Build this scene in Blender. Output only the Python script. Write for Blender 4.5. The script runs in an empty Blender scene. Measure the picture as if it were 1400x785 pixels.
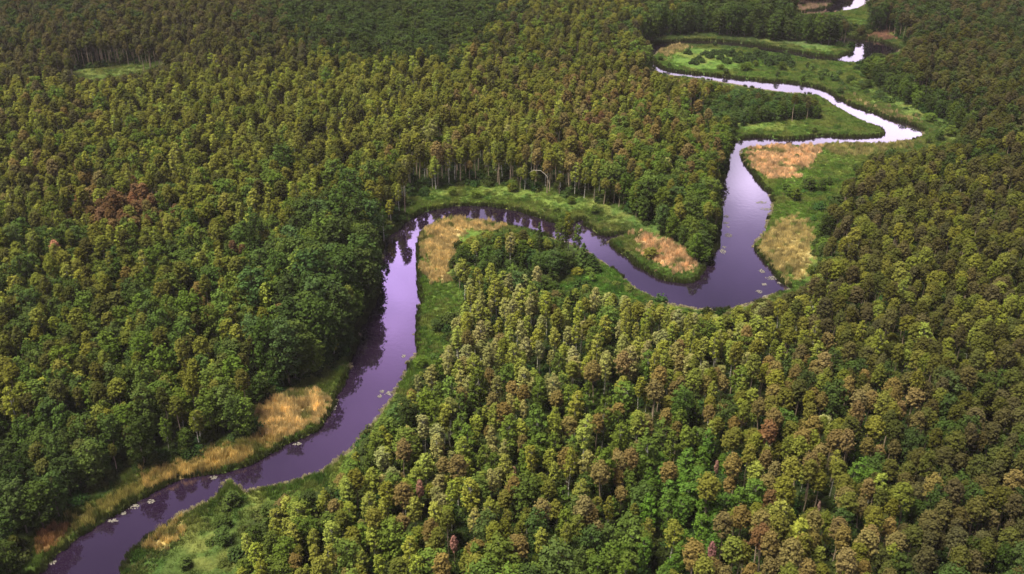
import bpy, math, random
import numpy as np
from mathutils import Vector, noise as mnoise
random.seed(11); RNG = np.random.default_rng(5)
R = math.radians
scene = bpy.context.scene
COL = scene.collection

# ------------------------------------------------------------------ camera
H_CAM, PITCH, F_PX = 170.0, R(28.5), 1400.0          # metres, below horizontal, focal length for a 1400 px wide frame
cd = bpy.data.cameras.new('camera'); cam = bpy.data.objects.new('camera', cd); COL.objects.link(cam)
cam.location = (0, 0, H_CAM); cam.rotation_euler = (R(90) - PITCH, 0, 0)
cd.sensor_width = 36.0; cd.lens = 36.0 * F_PX / 1400.0
cd.clip_start = 1.0; cd.clip_end = 12000.0
scene.camera = cam
SP, CP = math.sin(PITCH), math.cos(PITCH)

def G(px, py, z=0.0):
    """a point of the photograph to the ground"""
    u, v = (px - 700.0) / F_PX, (py - 392.5) / F_PX
    d = (u, CP - v * SP, -SP - v * CP)
    t = (z - H_CAM) / d[2]
    return (d[0] * t, d[1] * t)

def proj(x, y, z):
    zz = z - H_CAM
    dep = y * CP - zz * SP
    v = -(y * SP + zz * CP)
    return 700.0 + F_PX * x / dep, 392.5 + F_PX * v / dep, dep

# ------------------------------------------------------------------ outlines read off the photograph
RIVER_LEFT = [(-60,860),(10,815),(59,783),(67,766),(90,749),(98,741),(114,729),(130,719),(155,704),(179,690),(204,674),(224,667),(240,657),(260,652),
 (291,647),(321,643),(348,633),(374,620),(399,604),(423,596),(439,582),(450,565),(459,545),(466,530),(477,512),(479,491),(486,475),(490,457),
 (497,440),(508,424),(517,402),(520,374),(520,350),(527,327),(545,313),(560,298),(574,291),(599,285),(627,282),(660,281),(684,284),(709,289),
 (741,299),(761,306),(781,308),(793,301),(800,302),(798,309),(806,313),(823,324),(852,320),(854,323),(833,330),(839,340),(861,357),(884,372),(899,382),(920,387),(942,389),(952,386),
 (960,378),(964,369),(972,351),(982,339),(985,321),(986,303),(987,290),(986,280),(982,270),(986,255),(994,236),(997,211),(999,197),(1011,190),(1029,188),
 (1051,189),(1074,191),(1100,190),(1121,187),(1134,186),(1161,188),(1188,188),(1207,186),(1209,181),(1200,175),(1166,161),(1150,152),(1134,140),
 (1116,131),(1097,128),(1070,127),(1051,124),(1024,120),(1001,116),(975,111),(934,106),(908,102),(889,95),(880,85)]
RIVER_RIGHT = [(893,83),(899,90),(917,97),(946,101),(974,103),(1031,110),(1077,113),(1106,117),(1125,122),(1143,132),(1161,143),(1189,152),(1211,161),(1241,169),
 (1257,176),(1265,182),(1259,189),(1246,195),(1225,196),(1200,199),(1179,197),(1134,197),(1115,202),(1097,200),(1070,200),(1045,201),(1019,204),
 (1013,210),(1017,222),(1029,236),(1043,256),(1058,270),(1058,286),(1052,300),(1045,316),(1035,331),(1031,339),(1035,347),(1047,359),(1062,378),
 (1072,390),(1081,394),(1075,399),(1056,405),(1039,413),(1019,420),(990,425),(958,424),(921,418),(891,407),(872,396),(859,388),(835,370),(819,356),
 (806,348),(794,340),(762,328),(733,319),(698,311),(664,304),(643,300),(607,300),(594,307),(580,314),(574,323),(571,341),(570,368),(573,392),
 (575,413),(573,430),(570,445),(568,461),(570,483),(561,495),(551,518),(541,540),(522,563),(513,584),(486,612),(468,629),(447,639),(435,650),
 (423,650),(411,657),(374,665),(348,669),(333,675),(324,671),(318,661),(309,661),(304,676),(280,690),(249,702),(226,719),(204,739),(187,753),(173,772),
 (163,787),(120,850),(60,930)]
CHANNELS = [   # far reaches: centre line and width in metres
 ([(884,90),(883,78),(890,69),(905,62),(935,59),(975,59.5),(1020,63.5),(1071,72),(1111,79.5),(1155,83),(1185,76),(1199,67),(1188,61.5),(1165,57.5),(1140,53),(1110,48),(1083,44),(1040,42)], [9,10,11,11,11,11,11,11,11,13,20,27,24,14,12,11,10,6]),
 ([(1195,-25),(1172,-6),(1163,3),(1155,10),(1135,15),(1105,18.5),(1060,20)], [22,22,22,20,12,8,8]),
]
MEADOW = {
 'reed_bank': [(20,800),(40,745),(95,700),(150,668),(190,645),(250,628),(310,612),(352,597),(342,572),(362,550),(410,532),(440,508),(462,492),(474,486),(500,492),(498,520),(440,620),(330,670),(240,690),(100,800)],
 'lower_bank': [(150,800),(226,722),(280,692),(320,672),(380,668),(440,650),(468,632),(472,640),(440,664),(400,678),(360,688),(345,702),(330,725),(322,800)],
 'tongue': [(505,590),(543,540),(560,500),(570,480),(570,430),(574,400),(569,360),(571,325),(594,307),(607,300),(660,303),(700,312),(738,321),(700,319),(662,316),(632,328),(618,350),(622,385),(634,402),(630,422),(608,442),(612,470),(592,498),(570,510),(555,535),(530,562)],
 'clearing': [(806,350),(835,370),(862,390),(892,408),(880,412),(850,402),(830,396),(800,387),(770,396),(757,386),(790,374),(810,364)],
 'far_bank': [(560,298),(548,285),(560,272),(600,262),(640,256),(700,260),(740,266),(790,274),(830,284),(865,299),(890,317),(925,338),(942,349),(944,370),(962,370),(960,380),(940,390),(900,385),(860,362),(820,328),(790,312),(740,300),(660,284),(600,288)],
 'east_meadow': [(1013,210),(1019,204),(1115,202),(1200,198),(1262,190),(1290,195),(1245,205),(1205,208),(1190,215),(1170,236),(1150,256),(1130,290),(1117,320),(1117,350),(1115,375),(1105,388),(1082,400),(1040,414),(1072,402),(1060,380),(1031,340),(1045,310),(1058,285),(1040,250)],
 'peninsula': [(1000,197),(1005,178),(1040,168),(1090,168),(1118,164),(1122,145),(1115,130),(1134,139),(1166,160),(1205,176),(1210,183),(1160,189),(1100,191),(1050,190)],
 'oxbow': [(890,84),(898,68),(930,61),(975,60),(1020,65),(1070,73),(1110,81),(1160,85),(1178,92),(1178,108),(1200,122),(1230,142),(1262,156),(1300,175),(1320,188),(1290,195),(1262,188),(1240,168),(1200,156),(1160,143),(1125,121),(1080,113),(1000,106),(930,99)],
 'reed_strip': [(890,56),(915,50),(960,49),(1020,53),(1080,60),(1130,64),(1175,70),(1177,82),(1110,79),(1060,71),(1000,62),(930,58),(895,64)],
 'glade': [(88,101),(112,96),(160,92),(205,88),(236,81),(215,92),(172,103),(120,109)],
 'upper_isle': [(1060,12),(1100,8),(1145,6),(1175,8),(1188,15),(1192,30),(1168,36),(1150,20),(1100,18)],
 'rust_bank': [(1180,49),(1213,46),(1225,54),(1240,64),(1230,74),(1205,74)],
}
TAN = [   # dry reed stands: outline, colour
 ([(345,578),(370,549),(430,536),(452,546),(440,575),(402,597),(352,606)], (.42,.29,.14)),
 ([(180,672),(205,650),(300,616),(350,598),(385,606),(372,615),(300,642),(225,668)], (.33,.225,.085)),
 ([(100,712),(190,664),(200,672),(140,705),(105,730)], (.24,.19,.06)),
 ([(58,735),(85,720),(95,735),(70,752),(52,750)], (.24,.125,.055)),
 ([(205,748),(238,708),(247,726),(226,757)], (.36,.25,.10)),
 ([(576,318),(605,302),(655,302),(690,313),(652,316),(630,324),(616,348),(612,386),(590,388),(583,360),(577,340)], (.40,.28,.135)),
 ([(862,318),(885,322),(915,335),(943,352),(943,368),(915,370),(882,347)], (.43,.27,.155)),
 ([(1020,209),(1045,202),(1116,202),(1118,212),(1088,240),(1052,247),(1030,228)], (.46,.29,.17)),
 ([(1040,340),(1066,312),(1092,300),(1110,330),(1110,368),(1088,388),(1062,366)], (.34,.25,.11)),
 ([(1130,122),(1200,154),(1268,180),(1300,196),(1240,166),(1190,148)], (.28,.20,.10)),
 ([(898,70),(930,62),(938,68),(905,76)], (.33,.24,.12)),
 ([(1060,12),(1100,8),(1145,6),(1143,14),(1100,18)], (.30,.19,.14)),
 ([(1180,49),(1213,46),(1222,53),(1195,56)], (.27,.14,.10)),
 ([(1120,203),(1250,197),(1240,204),(1190,207),(1130,208)], (.25,.20,.08)),
]
GREEN = [   # colour of the grass, by rough place (centre, radii)
 ((600,430,60,80),(.095,.150,.030)), ((1090,270,60,50),(.100,.160,.030)), ((1130,150,120,60),(.105,.155,.036)), ((960,90,90,25),(.10,.165,.036)),
 ((1040,80,110,12),(.075,.125,.03)), ((430,590,60,40),(.10,.13,.03)), ((200,670,150,50),(.09,.105,.026)), ((270,740,80,60),(.055,.082,.022)), ((700,270,120,14),(.11,.15,.035)),
 ((880,330,60,40),(.085,.115,.032)), ((830,380,60,25),(.075,.15,.026)), ((1240,150,80,40),(.085,.115,.035)), ((1020,60,150,8),(.07,.09,.04)), ((160,96,70,12),(.11,.14,.04)), ((380,670,80,20),(.06,.11,.022)),
]

def inside(poly, px, py):
    px = np.asarray(px, float); py = np.asarray(py, float)
    if px.ndim and px.size > 2000:
        P_ = np.array(poly); bb = (px >= P_[:,0].min()) & (px <= P_[:,0].max()) & (py >= P_[:,1].min()) & (py <= P_[:,1].max())
        out_ = np.zeros(px.shape, bool)
        sub = px[bb]
        if sub.size == px.size: pass
        else:
            out_[bb] = _inside(poly, sub, py[bb]); return out_
    return _inside(poly, px, py)

def _inside(poly, px, py):
    c = np.zeros(px.shape, bool); n = len(poly); j = n - 1
    for i in range(n):
        xi, yi = poly[i]; xj, yj = poly[j]
        if yi != yj:
            c ^= ((yi > py) != (yj > py)) & (px < (xj - xi) * (py - yi) / (yj - yi) + xi)
        j = i
    return c

def seg_dist(X, Y, pts, closed):
    D = np.full(X.shape, 1e9)
    n = len(pts)
    for i in range(n if closed else n - 1):
        ax, ay = pts[i]; bx, by = pts[(i + 1) % n]
        dx, dy = bx - ax, by - ay
        t = np.clip(((X - ax) * dx + (Y - ay) * dy) / (dx * dx + dy * dy + 1e-9), 0, 1)
        D = np.minimum(D, (X - ax - t * dx) ** 2 + (Y - ay - t * dy) ** 2)
    return np.sqrt(D)

def smooth(pts, it=1):
    for _ in range(it):
        q = [pts[0]]
        for a, b in zip(pts[:-1], pts[1:]):
            q += [(a[0]*.75+b[0]*.25, a[1]*.75+b[1]*.25), (a[0]*.25+b[0]*.75, a[1]*.25+b[1]*.75)]
        pts = q + [pts[-1]]
    return pts

RIVER_PX = RIVER_LEFT + RIVER_RIGHT
RIVER_W = smooth([G(*p) for p in RIVER_LEFT]) + smooth([G(*p) for p in RIVER_RIGHT])
CHAN_W = [([G(*p) for p in c], w) for c, w in CHANNELS]

# value noise on arrays
_perm = RNG.random((256, 256))
def vnoise(X, Y, s):
    x = X / s + 1000.3; y = Y / s + 1000.7
    xi = np.floor(x).astype(int); yi = np.floor(y).astype(int); fx = x - xi; fy = y - yi
    fx = fx*fx*(3-2*fx); fy = fy*fy*(3-2*fy)
    p = lambda a, b: _perm[a & 255, b & 255]
    return (p(xi,yi)*(1-fx)+p(xi+1,yi)*fx)*(1-fy)+(p(xi,yi+1)*(1-fx)+p(xi+1,yi+1)*fx)*fy*1.0

def river_sd(X, Y):
    """metres to the water's edge, negative in the water"""
    X = np.asarray(X, float); Y = np.asarray(Y, float)
    d = seg_dist(X, Y, RIVER_W, True)
    d = np.where(inside(RIVER_W, X, Y), -d, d)
    for c, w in CHAN_W:
        for (a, b, wa, wb) in zip(c[:-1], c[1:], w[:-1], w[1:]):
            dx, dy = b[0]-a[0], b[1]-a[1]
            t = np.clip(((X-a[0])*dx+(Y-a[1])*dy)/(dx*dx+dy*dy), 0, 1)
            d = np.minimum(d, np.hypot(X-a[0]-t*dx, Y-a[1]-t*dy) - (wa+(wb-wa)*t)/2)
    return d + (vnoise(X, Y, 3.1) - .5) * 1.0 + (vnoise(X, Y, 9.0) - .5) * 1.2

def meadow_mask(px, py):
    m = np.zeros(np.shape(px), bool)
    for p in MEADOW.values(): m |= inside(p, px, py)
    return m

def meadow_soft(px, py):
    m = meadow_mask(px, py)
    for dx, dy in ((9,0),(-9,0),(0,7),(0,-7),(6,5),(-6,-5)): m |= meadow_mask(px+dx, py+dy)
    return m

def ground_colour(px, py, X, Y, soft=0.0):
    """own colour of the plants that cover the ground (kind of grass or reed)"""
    n1 = vnoise(X, Y, 2.3); n2 = vnoise(X, Y, 7.0); n3 = vnoise(X, Y, 1.1)
    w = np.full(px.shape, .02); c = np.zeros(px.shape + (3,)); c += np.array((.075,.12,.028)) * .02
    for (cx, cy, rx, ry), k in GREEN:
        g = np.exp(-(((px-cx)/rx)**2 + ((py-cy)/ry)**2)); w += g; c += g[..., None] * np.array(k)
    c /= w[..., None]
    olive = np.array((.15,.155,.045)); deep = np.array((.04,.085,.02))
    t = np.clip((n2-.55)*3, 0, .55)[..., None]; c = c*(1-t)+olive*t
    t = np.clip((.42-n1)*3, 0, .7)[..., None]; c = c*(1-t)+deep*t
    jx = (vnoise(X, Y, 5.0)-.5)*20+soft*RNG.normal(size=px.shape); jy = (vnoise(X+300, Y, 5.0)-.5)*13+soft*.6*RNG.normal(size=px.shape)
    tan = np.zeros(px.shape, bool)
    for poly, k in TAN:
        i = inside(poly, px+jx, py+jy); tan |= i
        kk = np.array(k)[None, :] * np.array((.95, 1.05, 1.12)) * (0.62 + .62*n1 + .22*n3)[..., None] if c.ndim == 2 else np.array(k)
        green_in = np.clip((vnoise(X+77, Y+11, 3.4)-.66)*4, 0, .7)[..., None]
        c = np.where(i[..., None], kk*(1-green_in)+c*green_in, c)
    return c * 1.6 * (0.75 + .5*n3)[..., None], tan

# ------------------------------------------------------------------ materials
def new_mat(name):
    m = bpy.data.materials.new(name); m.use_nodes = True
    nt = m.node_tree; nt.nodes.clear()
    return m, nt, nt.nodes.new, nt.links.new

def foliage_mat(name, spread=.30, transl=.16):
    m, nt, N, L = new_mat(name)
    out = N('ShaderNodeOutputMaterial'); a = N('ShaderNodeAttribute'); a.attribute_type = 'INSTANCER'; a.attribute_name = 'tint'
    v = N('ShaderNodeAttribute'); v.attribute_type = 'GEOMETRY'; v.attribute_name = 'leaf'
    mr = N('ShaderNodeMapRange'); mr.inputs[3].default_value = 1 - spread; mr.inputs[4].default_value = 1 + spread
    L(v.outputs['Fac'], mr.inputs[0])
    mul = N('ShaderNodeVectorMath'); mul.operation = 'SCALE'; L(a.outputs['Color'], mul.inputs[0]); L(mr.outputs[0], mul.inputs['Scale'])
    d = N('ShaderNodeBsdfDiffuse'); t = N('ShaderNodeBsdfTranslucent'); mx = N('ShaderNodeMixShader'); mx.inputs[0].default_value = transl
    L(mul.outputs[0], d.inputs[0]); L(mul.outputs[0], t.inputs[0]); L(d.outputs[0], mx.inputs[1]); L(t.outputs[0], mx.inputs[2]); L(mx.outputs[0], out.inputs[0])
    return m

def bark_mat(name, c1, c2, scale=3.0):
    m, nt, N, L = new_mat(name)
    out = N('ShaderNodeOutputMaterial'); p = N('ShaderNodeBsdfPrincipled'); p.inputs['Roughness'].default_value = .9
    tc = N('ShaderNodeTexCoord'); n = N('ShaderNodeTexNoise'); n.inputs['Scale'].default_value = scale; n.inputs['Detail'].default_value = 4
    r = N('ShaderNodeValToRGB'); r.color_ramp.elements[0].color = (*c1, 1); r.color_ramp.elements[1].color = (*c2, 1)
    r.color_ramp.elements[0].position = .35; r.color_ramp.elements[1].position = .6
    L(tc.outputs['Object'], n.inputs['Vector']); L(n.outputs['Fac'], r.inputs[0]); L(r.outputs[0], p.inputs['Base Color']); L(p.outputs[0], out.inputs[0])
    return m

FOL = foliage_mat('foliage'); GRASS = foliage_mat('grass_blades', .3, .3)
BARK = {'pine': bark_mat('pine_bark', (.22,.15,.11), (.46,.36,.28)), 'birch': bark_mat('birch_bark', (.12,.10,.09), (.74,.70,.65), 2.0),
        'alder': bark_mat('alder_bark', (.07,.055,.045), (.16,.13,.10)), 'dead': bark_mat('dead_wood', (.30,.26,.23), (.58,.53,.48))}

# ------------------------------------------------------------------ mesh helpers
def mesh_np(name, verts, faces, mat, leaf=None, smooth_=False):
    me = bpy.data.meshes.new(name)
    verts = np.asarray(verts, np.float32); faces = np.asarray(faces, np.int32)
    k = faces.shape[1]; nf = len(faces)
    me.vertices.add(len(verts)); me.vertices.foreach_set('co', verts.ravel())
    me.loops.add(nf*k); me.loops.foreach_set('vertex_index', faces.ravel())
    me.polygons.add(nf); me.polygons.foreach_set('loop_start', np.arange(0, nf*k, k, dtype=np.int32))
    if leaf is not None:
        at = me.attributes.new('leaf', 'FLOAT', 'FACE'); at.data.foreach_set('value', np.asarray(leaf, np.float32))
    me.materials.append(mat); me.update(calc_edges=True); me.validate()
    if smooth_: me.polygons.foreach_set('use_smooth', np.ones(nf, bool))
    return me

def leaves(centers, radii, n_each, size, rng, squash=.8, up=.45, jitter=.30, shape=1.25):
    """clumps of small leaf sprays: one quad a spray, facing mostly out of its clump"""
    P, Nn, S, V = [], [], [], []
    for c, r in zip(centers, radii):
        n = max(4, int(n_each * (r ** 1.6)))
        d = rng.normal(size=(n, 3)); d[:, 2] += .25; d /= np.linalg.norm(d, axis=1)[:, None]
        rad = r * (.55 + .45 * rng.random(n)) * (1 + .36 * rng.normal(size=n).clip(-1, 1.9))
        p = d * rad[:, None]; p[:, 2] *= squash
        P.append(p + np.array(c)); nn = d + np.array((0, 0, up)) + jitter * rng.normal(size=(n, 3)); Nn.append(nn)
        S.append(size * (.65 + .7 * rng.random(n))); V.append(np.clip(rng.random(n)*.7 + .3*rng.random(), 0, 1))
    P = np.concatenate(P); Nn = np.concatenate(Nn); S = np.concatenate(S); V = np.concatenate(V)
    Nn /= np.linalg.norm(Nn, axis=1)[:, None]
    t = rng.normal(size=P.shape); t -= (t * Nn).sum(1)[:, None] * Nn; t /= np.linalg.norm(t, axis=1)[:, None]
    b = np.cross(Nn, t)
    h = S[:, None] * .5
    q = np.stack([P - t*h*shape, P - b*h, P + t*h*shape, P + b*h], 1)
    return q.reshape(-1, 3), np.arange(len(P) * 4).reshape(-1, 4), V

def tube(path, radii, sides=6):
    V, F = [], []
    path = [Vector(p) for p in path]
    for i, p in enumerate(path):
        d = (path[min(i+1, len(path)-1)] - path[max(i-1, 0)]).normalized()
        u = d.cross(Vector((1, 0, 0)) if abs(d.x) < .8 else Vector((0, 1, 0))).normalized(); w = d.cross(u)
        for k in range(sides):
            a = 2*math.pi*k/sides
            V.append(p + (u*math.cos(a) + w*math.sin(a)) * radii[i])
    for i in range(len(path)-1):
        for k in range(sides):
            F.append((i*sides+k, i*sides+(k+1) % sides, (i+1)*sides+(k+1) % sides, (i+1)*sides+k))
    return [tuple(v) for v in V], F

def join(parts):
    V, F = [], []
    for v, f in parts:
        o = len(V); V += list(v); F += [tuple(i+o for i in q) for q in f]
    return V, F

UNIT = {'pine': 17.5, 'birch': 17.5, 'alder': 14.5, 'aspen': 12.5, 'spruce': 14.0}
def tree_meshes(kind, seed):
    rng = np.random.default_rng(seed); rd = random.Random(seed); h = UNIT[kind]
    lean = rng.normal(size=2) * .25
    def axis(z): return (lean[0]*(z/h)**1.5 + .12*math.sin(z*.5+seed), lean[1]*(z/h)**1.5 + .12*math.cos(z*.43+seed), z)
    cs, rs = [], []
    if kind == 'pine':
        zc, rz, rx = h*.785, h*.20, 1.55
        n = 36
        for i in range(n):
            f = (i+.5)/n; zz = 1-1.75*f; a = i*2.39996+rd.random()*.7; rr = math.sqrt(max(0, 1-zz*zz))*(1-.28*max(zz, 0))
            k = .80 + .22*rd.random()
            z = zc+rz*zz*k
            ax = axis(z)
            cs.append((ax[0]+rx*rr*k*math.cos(a), ax[1]+rx*rr*k*math.sin(a), z)); rs.append(rd.uniform(.46, .80)*(1.1 if zz > 0 else .9))
        cs.append(axis(h*.80)); rs.append(1.2)
        n_each, size = 92, .36; base, r0 = 'pine', .21
    elif kind == 'birch':
        zc, rz, rx = h*.72, h*.27, 1.42
        n = 36
        for i in range(n):
            f = (i+.5)/n; zz = 1-1.9*f; a = i*2.39996+rd.random(); k = .74+.34*rd.random()
            rr = math.sqrt(max(0, 1-zz*zz)) * (1-.35*max(zz, 0))
            z = zc+rz*zz*min(k, 1.0); ax = axis(z)
            cs.append((ax[0]+rx*rr*k*math.cos(a), ax[1]+rx*rr*k*math.sin(a), z)); rs.append(rd.uniform(.40, .74))
        cs.append(axis(h*.72)); rs.append(1.05)
        n_each, size = 90, .33; base, r0 = 'birch', .20
    elif kind == 'alder':
        zc, rz, rx = h*.58, h*.41, 2.25
        n = 34
        for i in range(n):
            f = (i+.5)/n; zz = 1-1.95*f; a = i*2.39996+rd.random(); k = .8+.28*rd.random()
            rr = math.sqrt(max(0, 1-zz*zz))**.85
            z = zc+rz*zz*min(k, 1.0); ax = axis(z)
            cs.append((ax[0]+rx*rr*k*math.cos(a), ax[1]+rx*rr*k*math.sin(a), z)); rs.append(rd.uniform(.7, 1.2))
        cs += [axis(h*.55), axis(h*.7)]; rs += [2.0, 1.7]
        n_each, size = 58, .40; base, r0 = 'alder', .2
    elif kind == 'aspen':
        zc, rz, rx = h*.63, h*.36, 1.38
        n = 26
        for i in range(n):
            f = (i+.5)/n; zz = 1-1.95*f; a = i*2.39996+rd.random(); k = .78+.3*rd.random()
            rr = math.sqrt(max(0, 1-zz*zz)) * (1.05-.4*max(zz, 0))
            z = zc+rz*zz*min(k, 1.0); ax = axis(z)
            cs.append((ax[0]+rx*rr*k*math.cos(a), ax[1]+rx*rr*k*math.sin(a), z)); rs.append(rd.uniform(.5, .85))
        cs.append(axis(h*.6)); rs.append(1.0)
        n_each, size = 74, .36; base, r0 = 'birch', .13
    else:
        n = 46
        for i in range(n):
            f = (i+.5)/n; z = h*(.97-.87*f); rr = 2.3*(f**.85); a = i*2.39996
            k = .75+.35*rd.random()
            cs.append((rr*k*math.cos(a), rr*k*math.sin(a), z-.25*rr)); rs.append(.35+.55*f*rd.uniform(.8, 1.2))
        n_each, size = 95, .36; base, r0 = 'alder', .17
    V, F, leaf = leaves(cs, rs, n_each, size, rng)
    crown = mesh_np(kind+'_crown', V, F, FOL, leaf)
    top = h*(.93 if kind != 'spruce' else .97)
    zs = np.linspace(0, top, 9)
    parts = [tube([axis(z) for z in zs], [r0*(1.35 if i == 0 else 1)*(1-.86*z/top) for i, z in enumerate(zs)], 7)]
    for i in rd.sample(range(len(cs)), min(12, len(cs))):         # limbs reaching into the crown
        c = Vector(cs[i]); z0 = max(h*.3, c.z-1.2-1.2*rd.random()); a = Vector(axis(min(z0, top*.95)))
        m = a.lerp(c, .5)+Vector((0, 0, -.15)); parts.append(tube([a, m, c], [.06, .04, .015], 4))
    for _ in range(5 if kind in ('pine', 'birch') else 2):        # short dead stubs on the bare stem
        z = h*rd.uniform(.28, .5); a = Vector(axis(z)); an = rd.random()*6.28
        parts.append(tube([a, a+Vector((math.cos(an), math.sin(an), .2))*rd.uniform(.5, 1.2)], [.035, .008], 4))
    tv, tf = join(parts)
    trunk = mesh_np(kind+'_trunk', tv, tf, BARK[base], None, True)
    return crown, trunk

NV = {'pine': 5, 'birch': 5, 'alder': 5, 'aspen': 4, 'spruce': 3}
LIB = {k: [tree_meshes(k, 100*i+17+len(k)) for i in range(n)] for k, n in NV.items()}

# ------------------------------------------------------------------ the ground and the water
def axis_coords(a, b, step, far):
    inner = np.arange(a, b+.01, step)
    return np.concatenate([[-far+a, a-1500, a-600, a-200, a-60], inner, [b+60, b+200, b+600, b+1500, b+far]])
xs = axis_coords(-450, 450, 1.5, 7000); ys = axis_coords(150, 900, 1.5, 7000)
X, Y = np.meshgrid(xs, ys); nx, ny = len(xs), len(ys)
SD = np.full(X.shape, 200.0)
near = (np.abs(X) < 455) & (Y > 145) & (Y < 905)
SD[near] = river_sd(X[near], Y[near])
hills = (vnoise(X, Y, 60)-.5)*1.2 + (vnoise(X, Y, 14)-.5)*.35
Z = np.where(SD < 0, np.maximum(SD*.5, -2.0), np.minimum(SD*.4, .45)) + np.clip((SD-1.5)/12, 0, 1)*(hills+.5)
Z = np.where(near, Z, .6)
PX, PY, _ = proj(X, Y, 0)
vis = near & (PY > -60) & (PY < 900)
md = np.zeros(X.shape, bool); md[vis] = meadow_soft(PX[vis], PY[vis]); md |= (SD < 1.5)
colr = np.zeros(X.shape+(3,)); colr[:] = (.036,.050,.016)
gc, _t = ground_colour(PX[vis], PY[vis], X[vis], Y[vis])
gg = colr[vis]; sel = md[vis]; gg[sel] = gc[sel]*.75; colr[vis] = gg
colr[SD < -.3] = (.03,.022,.018)
idx = np.arange(nx*ny).reshape(ny, nx)
F = np.stack([idx[:-1,:-1], idx[:-1,1:], idx[1:,1:], idx[1:,:-1]], -1).reshape(-1, 4)
m, nt, N, L = new_mat('ground_cover')
out = N('ShaderNodeOutputMaterial'); p = N('ShaderNodeBsdfPrincipled'); p.inputs['Roughness'].default_value = .95; p.inputs['Specular IOR Level'].default_value = .1
a = N('ShaderNodeAttribute'); a.attribute_name = 'cover'
tc = N('ShaderNodeNewGeometry'); n1 = N('ShaderNodeTexNoise'); n1.inputs['Scale'].default_value = .9; n1.inputs['Detail'].default_value = 6; n1.inputs['Roughness'].default_value = .7
mr = N('ShaderNodeMapRange'); mr.inputs[1].default_value = .3; mr.inputs[2].default_value = .7; mr.inputs[3].default_value = .55; mr.inputs[4].default_value = 1.35
mu = N('ShaderNodeVectorMath'); mu.operation = 'SCALE'
L(tc.outputs['Position'], n1.inputs['Vector']); L(n1.outputs['Fac'], mr.inputs[0]); L(a.outputs['Color'], mu.inputs[0]); L(mr.outputs[0], mu.inputs['Scale'])
L(mu.outputs[0], p.inputs['Base Color'])
bp = N('ShaderNodeBump'); bp.inputs['Distance'].default_value = .4; bp.inputs['Strength'].default_value = .7; L(n1.outputs['Fac'], bp.inputs['Height']); L(bp.outputs[0], p.inputs['Normal'])
L(p.outputs[0], out.inputs[0])
gm = mesh_np('ground', np.stack([X, Y, Z], -1).reshape(-1, 3), F, m, None, True)
at = gm.attributes.new('cover', 'FLOAT_COLOR', 'POINT')
at.data.foreach_set('color', np.concatenate([colr.reshape(-1, 3), np.ones((nx*ny, 1))], 1).astype(np.float32).ravel())
go = bpy.data.objects.new('ground', gm); COL.objects.link(go); go['kind'] = 'structure'; go['label'] = 'forest floor and riverside meadows of green grass and tan reeds'

# water: one sheet along the river
wm, nt, N, L = new_mat('river_water')
out = N('ShaderNodeOutputMaterial'); d = N('ShaderNodeBsdfDiffuse'); d.inputs[0].default_value = (.020,.010,.030, 1)
gl = N('ShaderNodeBsdfGlossy'); gl.inputs['Roughness'].default_value = .035; gl.inputs[0].default_value = (.92,.82,.94, 1)
lw = N('ShaderNodeLayerWeight'); lw.inputs['Blend'].default_value = .5
rp = N('ShaderNodeValToRGB'); e = rp.color_ramp.elements
e[0].position = 0; e[0].color = (.08,)*3+(1,); e[1].position = .74; e[1].color = (.83,)*3+(1,)
for pos, c in ((.345,.25), (.523,.45)):
    k = e.new(pos); k.color = (c, c, c, 1)
mx = N('ShaderNodeMixShader'); L(lw.outputs['Facing'], rp.inputs[0]); L(rp.outputs[0], mx.inputs[0]); L(d.outputs[0], mx.inputs[1]); L(gl.outputs[0], mx.inputs[2]); L(mx.outputs[0], out.inputs[0])
ge = N('ShaderNodeNewGeometry'); nn = N('ShaderNodeTexNoise'); nn.inputs['Scale'].default_value = .55; nn.inputs['Detail'].default_value = 3
b = N('ShaderNodeBump'); b.inputs['Strength'].default_value = .05; b.inputs['Distance'].default_value = .12
L(ge.outputs['Position'], nn.inputs['Vector']); L(nn.outputs['Fac'], b.inputs['Height']); L(b.outputs[0], gl.inputs['Normal'])
cellmin = np.minimum(np.minimum(SD[:-1,:-1], SD[:-1,1:]), np.minimum(SD[1:,:-1], SD[1:,1:]))
wf = F[(cellmin < 2.0).ravel()]
used, inv = np.unique(wf, return_inverse=True)
wv = np.stack([X.ravel()[used], Y.ravel()[used], np.zeros(len(used))], -1)
wo = bpy.data.objects.new('river_water', mesh_np('river_water', wv, inv.reshape(-1, 4), wm, None, True)); COL.objects.link(wo)
wo['kind'] = 'structure'; wo['label'] = 'winding river of dark water mirroring a lilac sky'

# ------------------------------------------------------------------ tree colours
TINT = {   # kind -> name -> base colour
 'olive': (.136,.142,.027), 'yellow-green': (.210,.228,.042), 'pale olive': (.235,.228,.082), 'brown': (.165,.126,.046), 'rust-brown': (.150,.088,.044),
 'umber': (.082,.074,.030), 'dark olive': (.076,.079,.021), 'deep green': (.046,.068,.019), 'dark green': (.064,.096,.024), 'mid-green': (.094,.134,.025), 'bright green': (.085,.150,.025),
 'blue-green': (.060,.102,.030),
}
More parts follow.
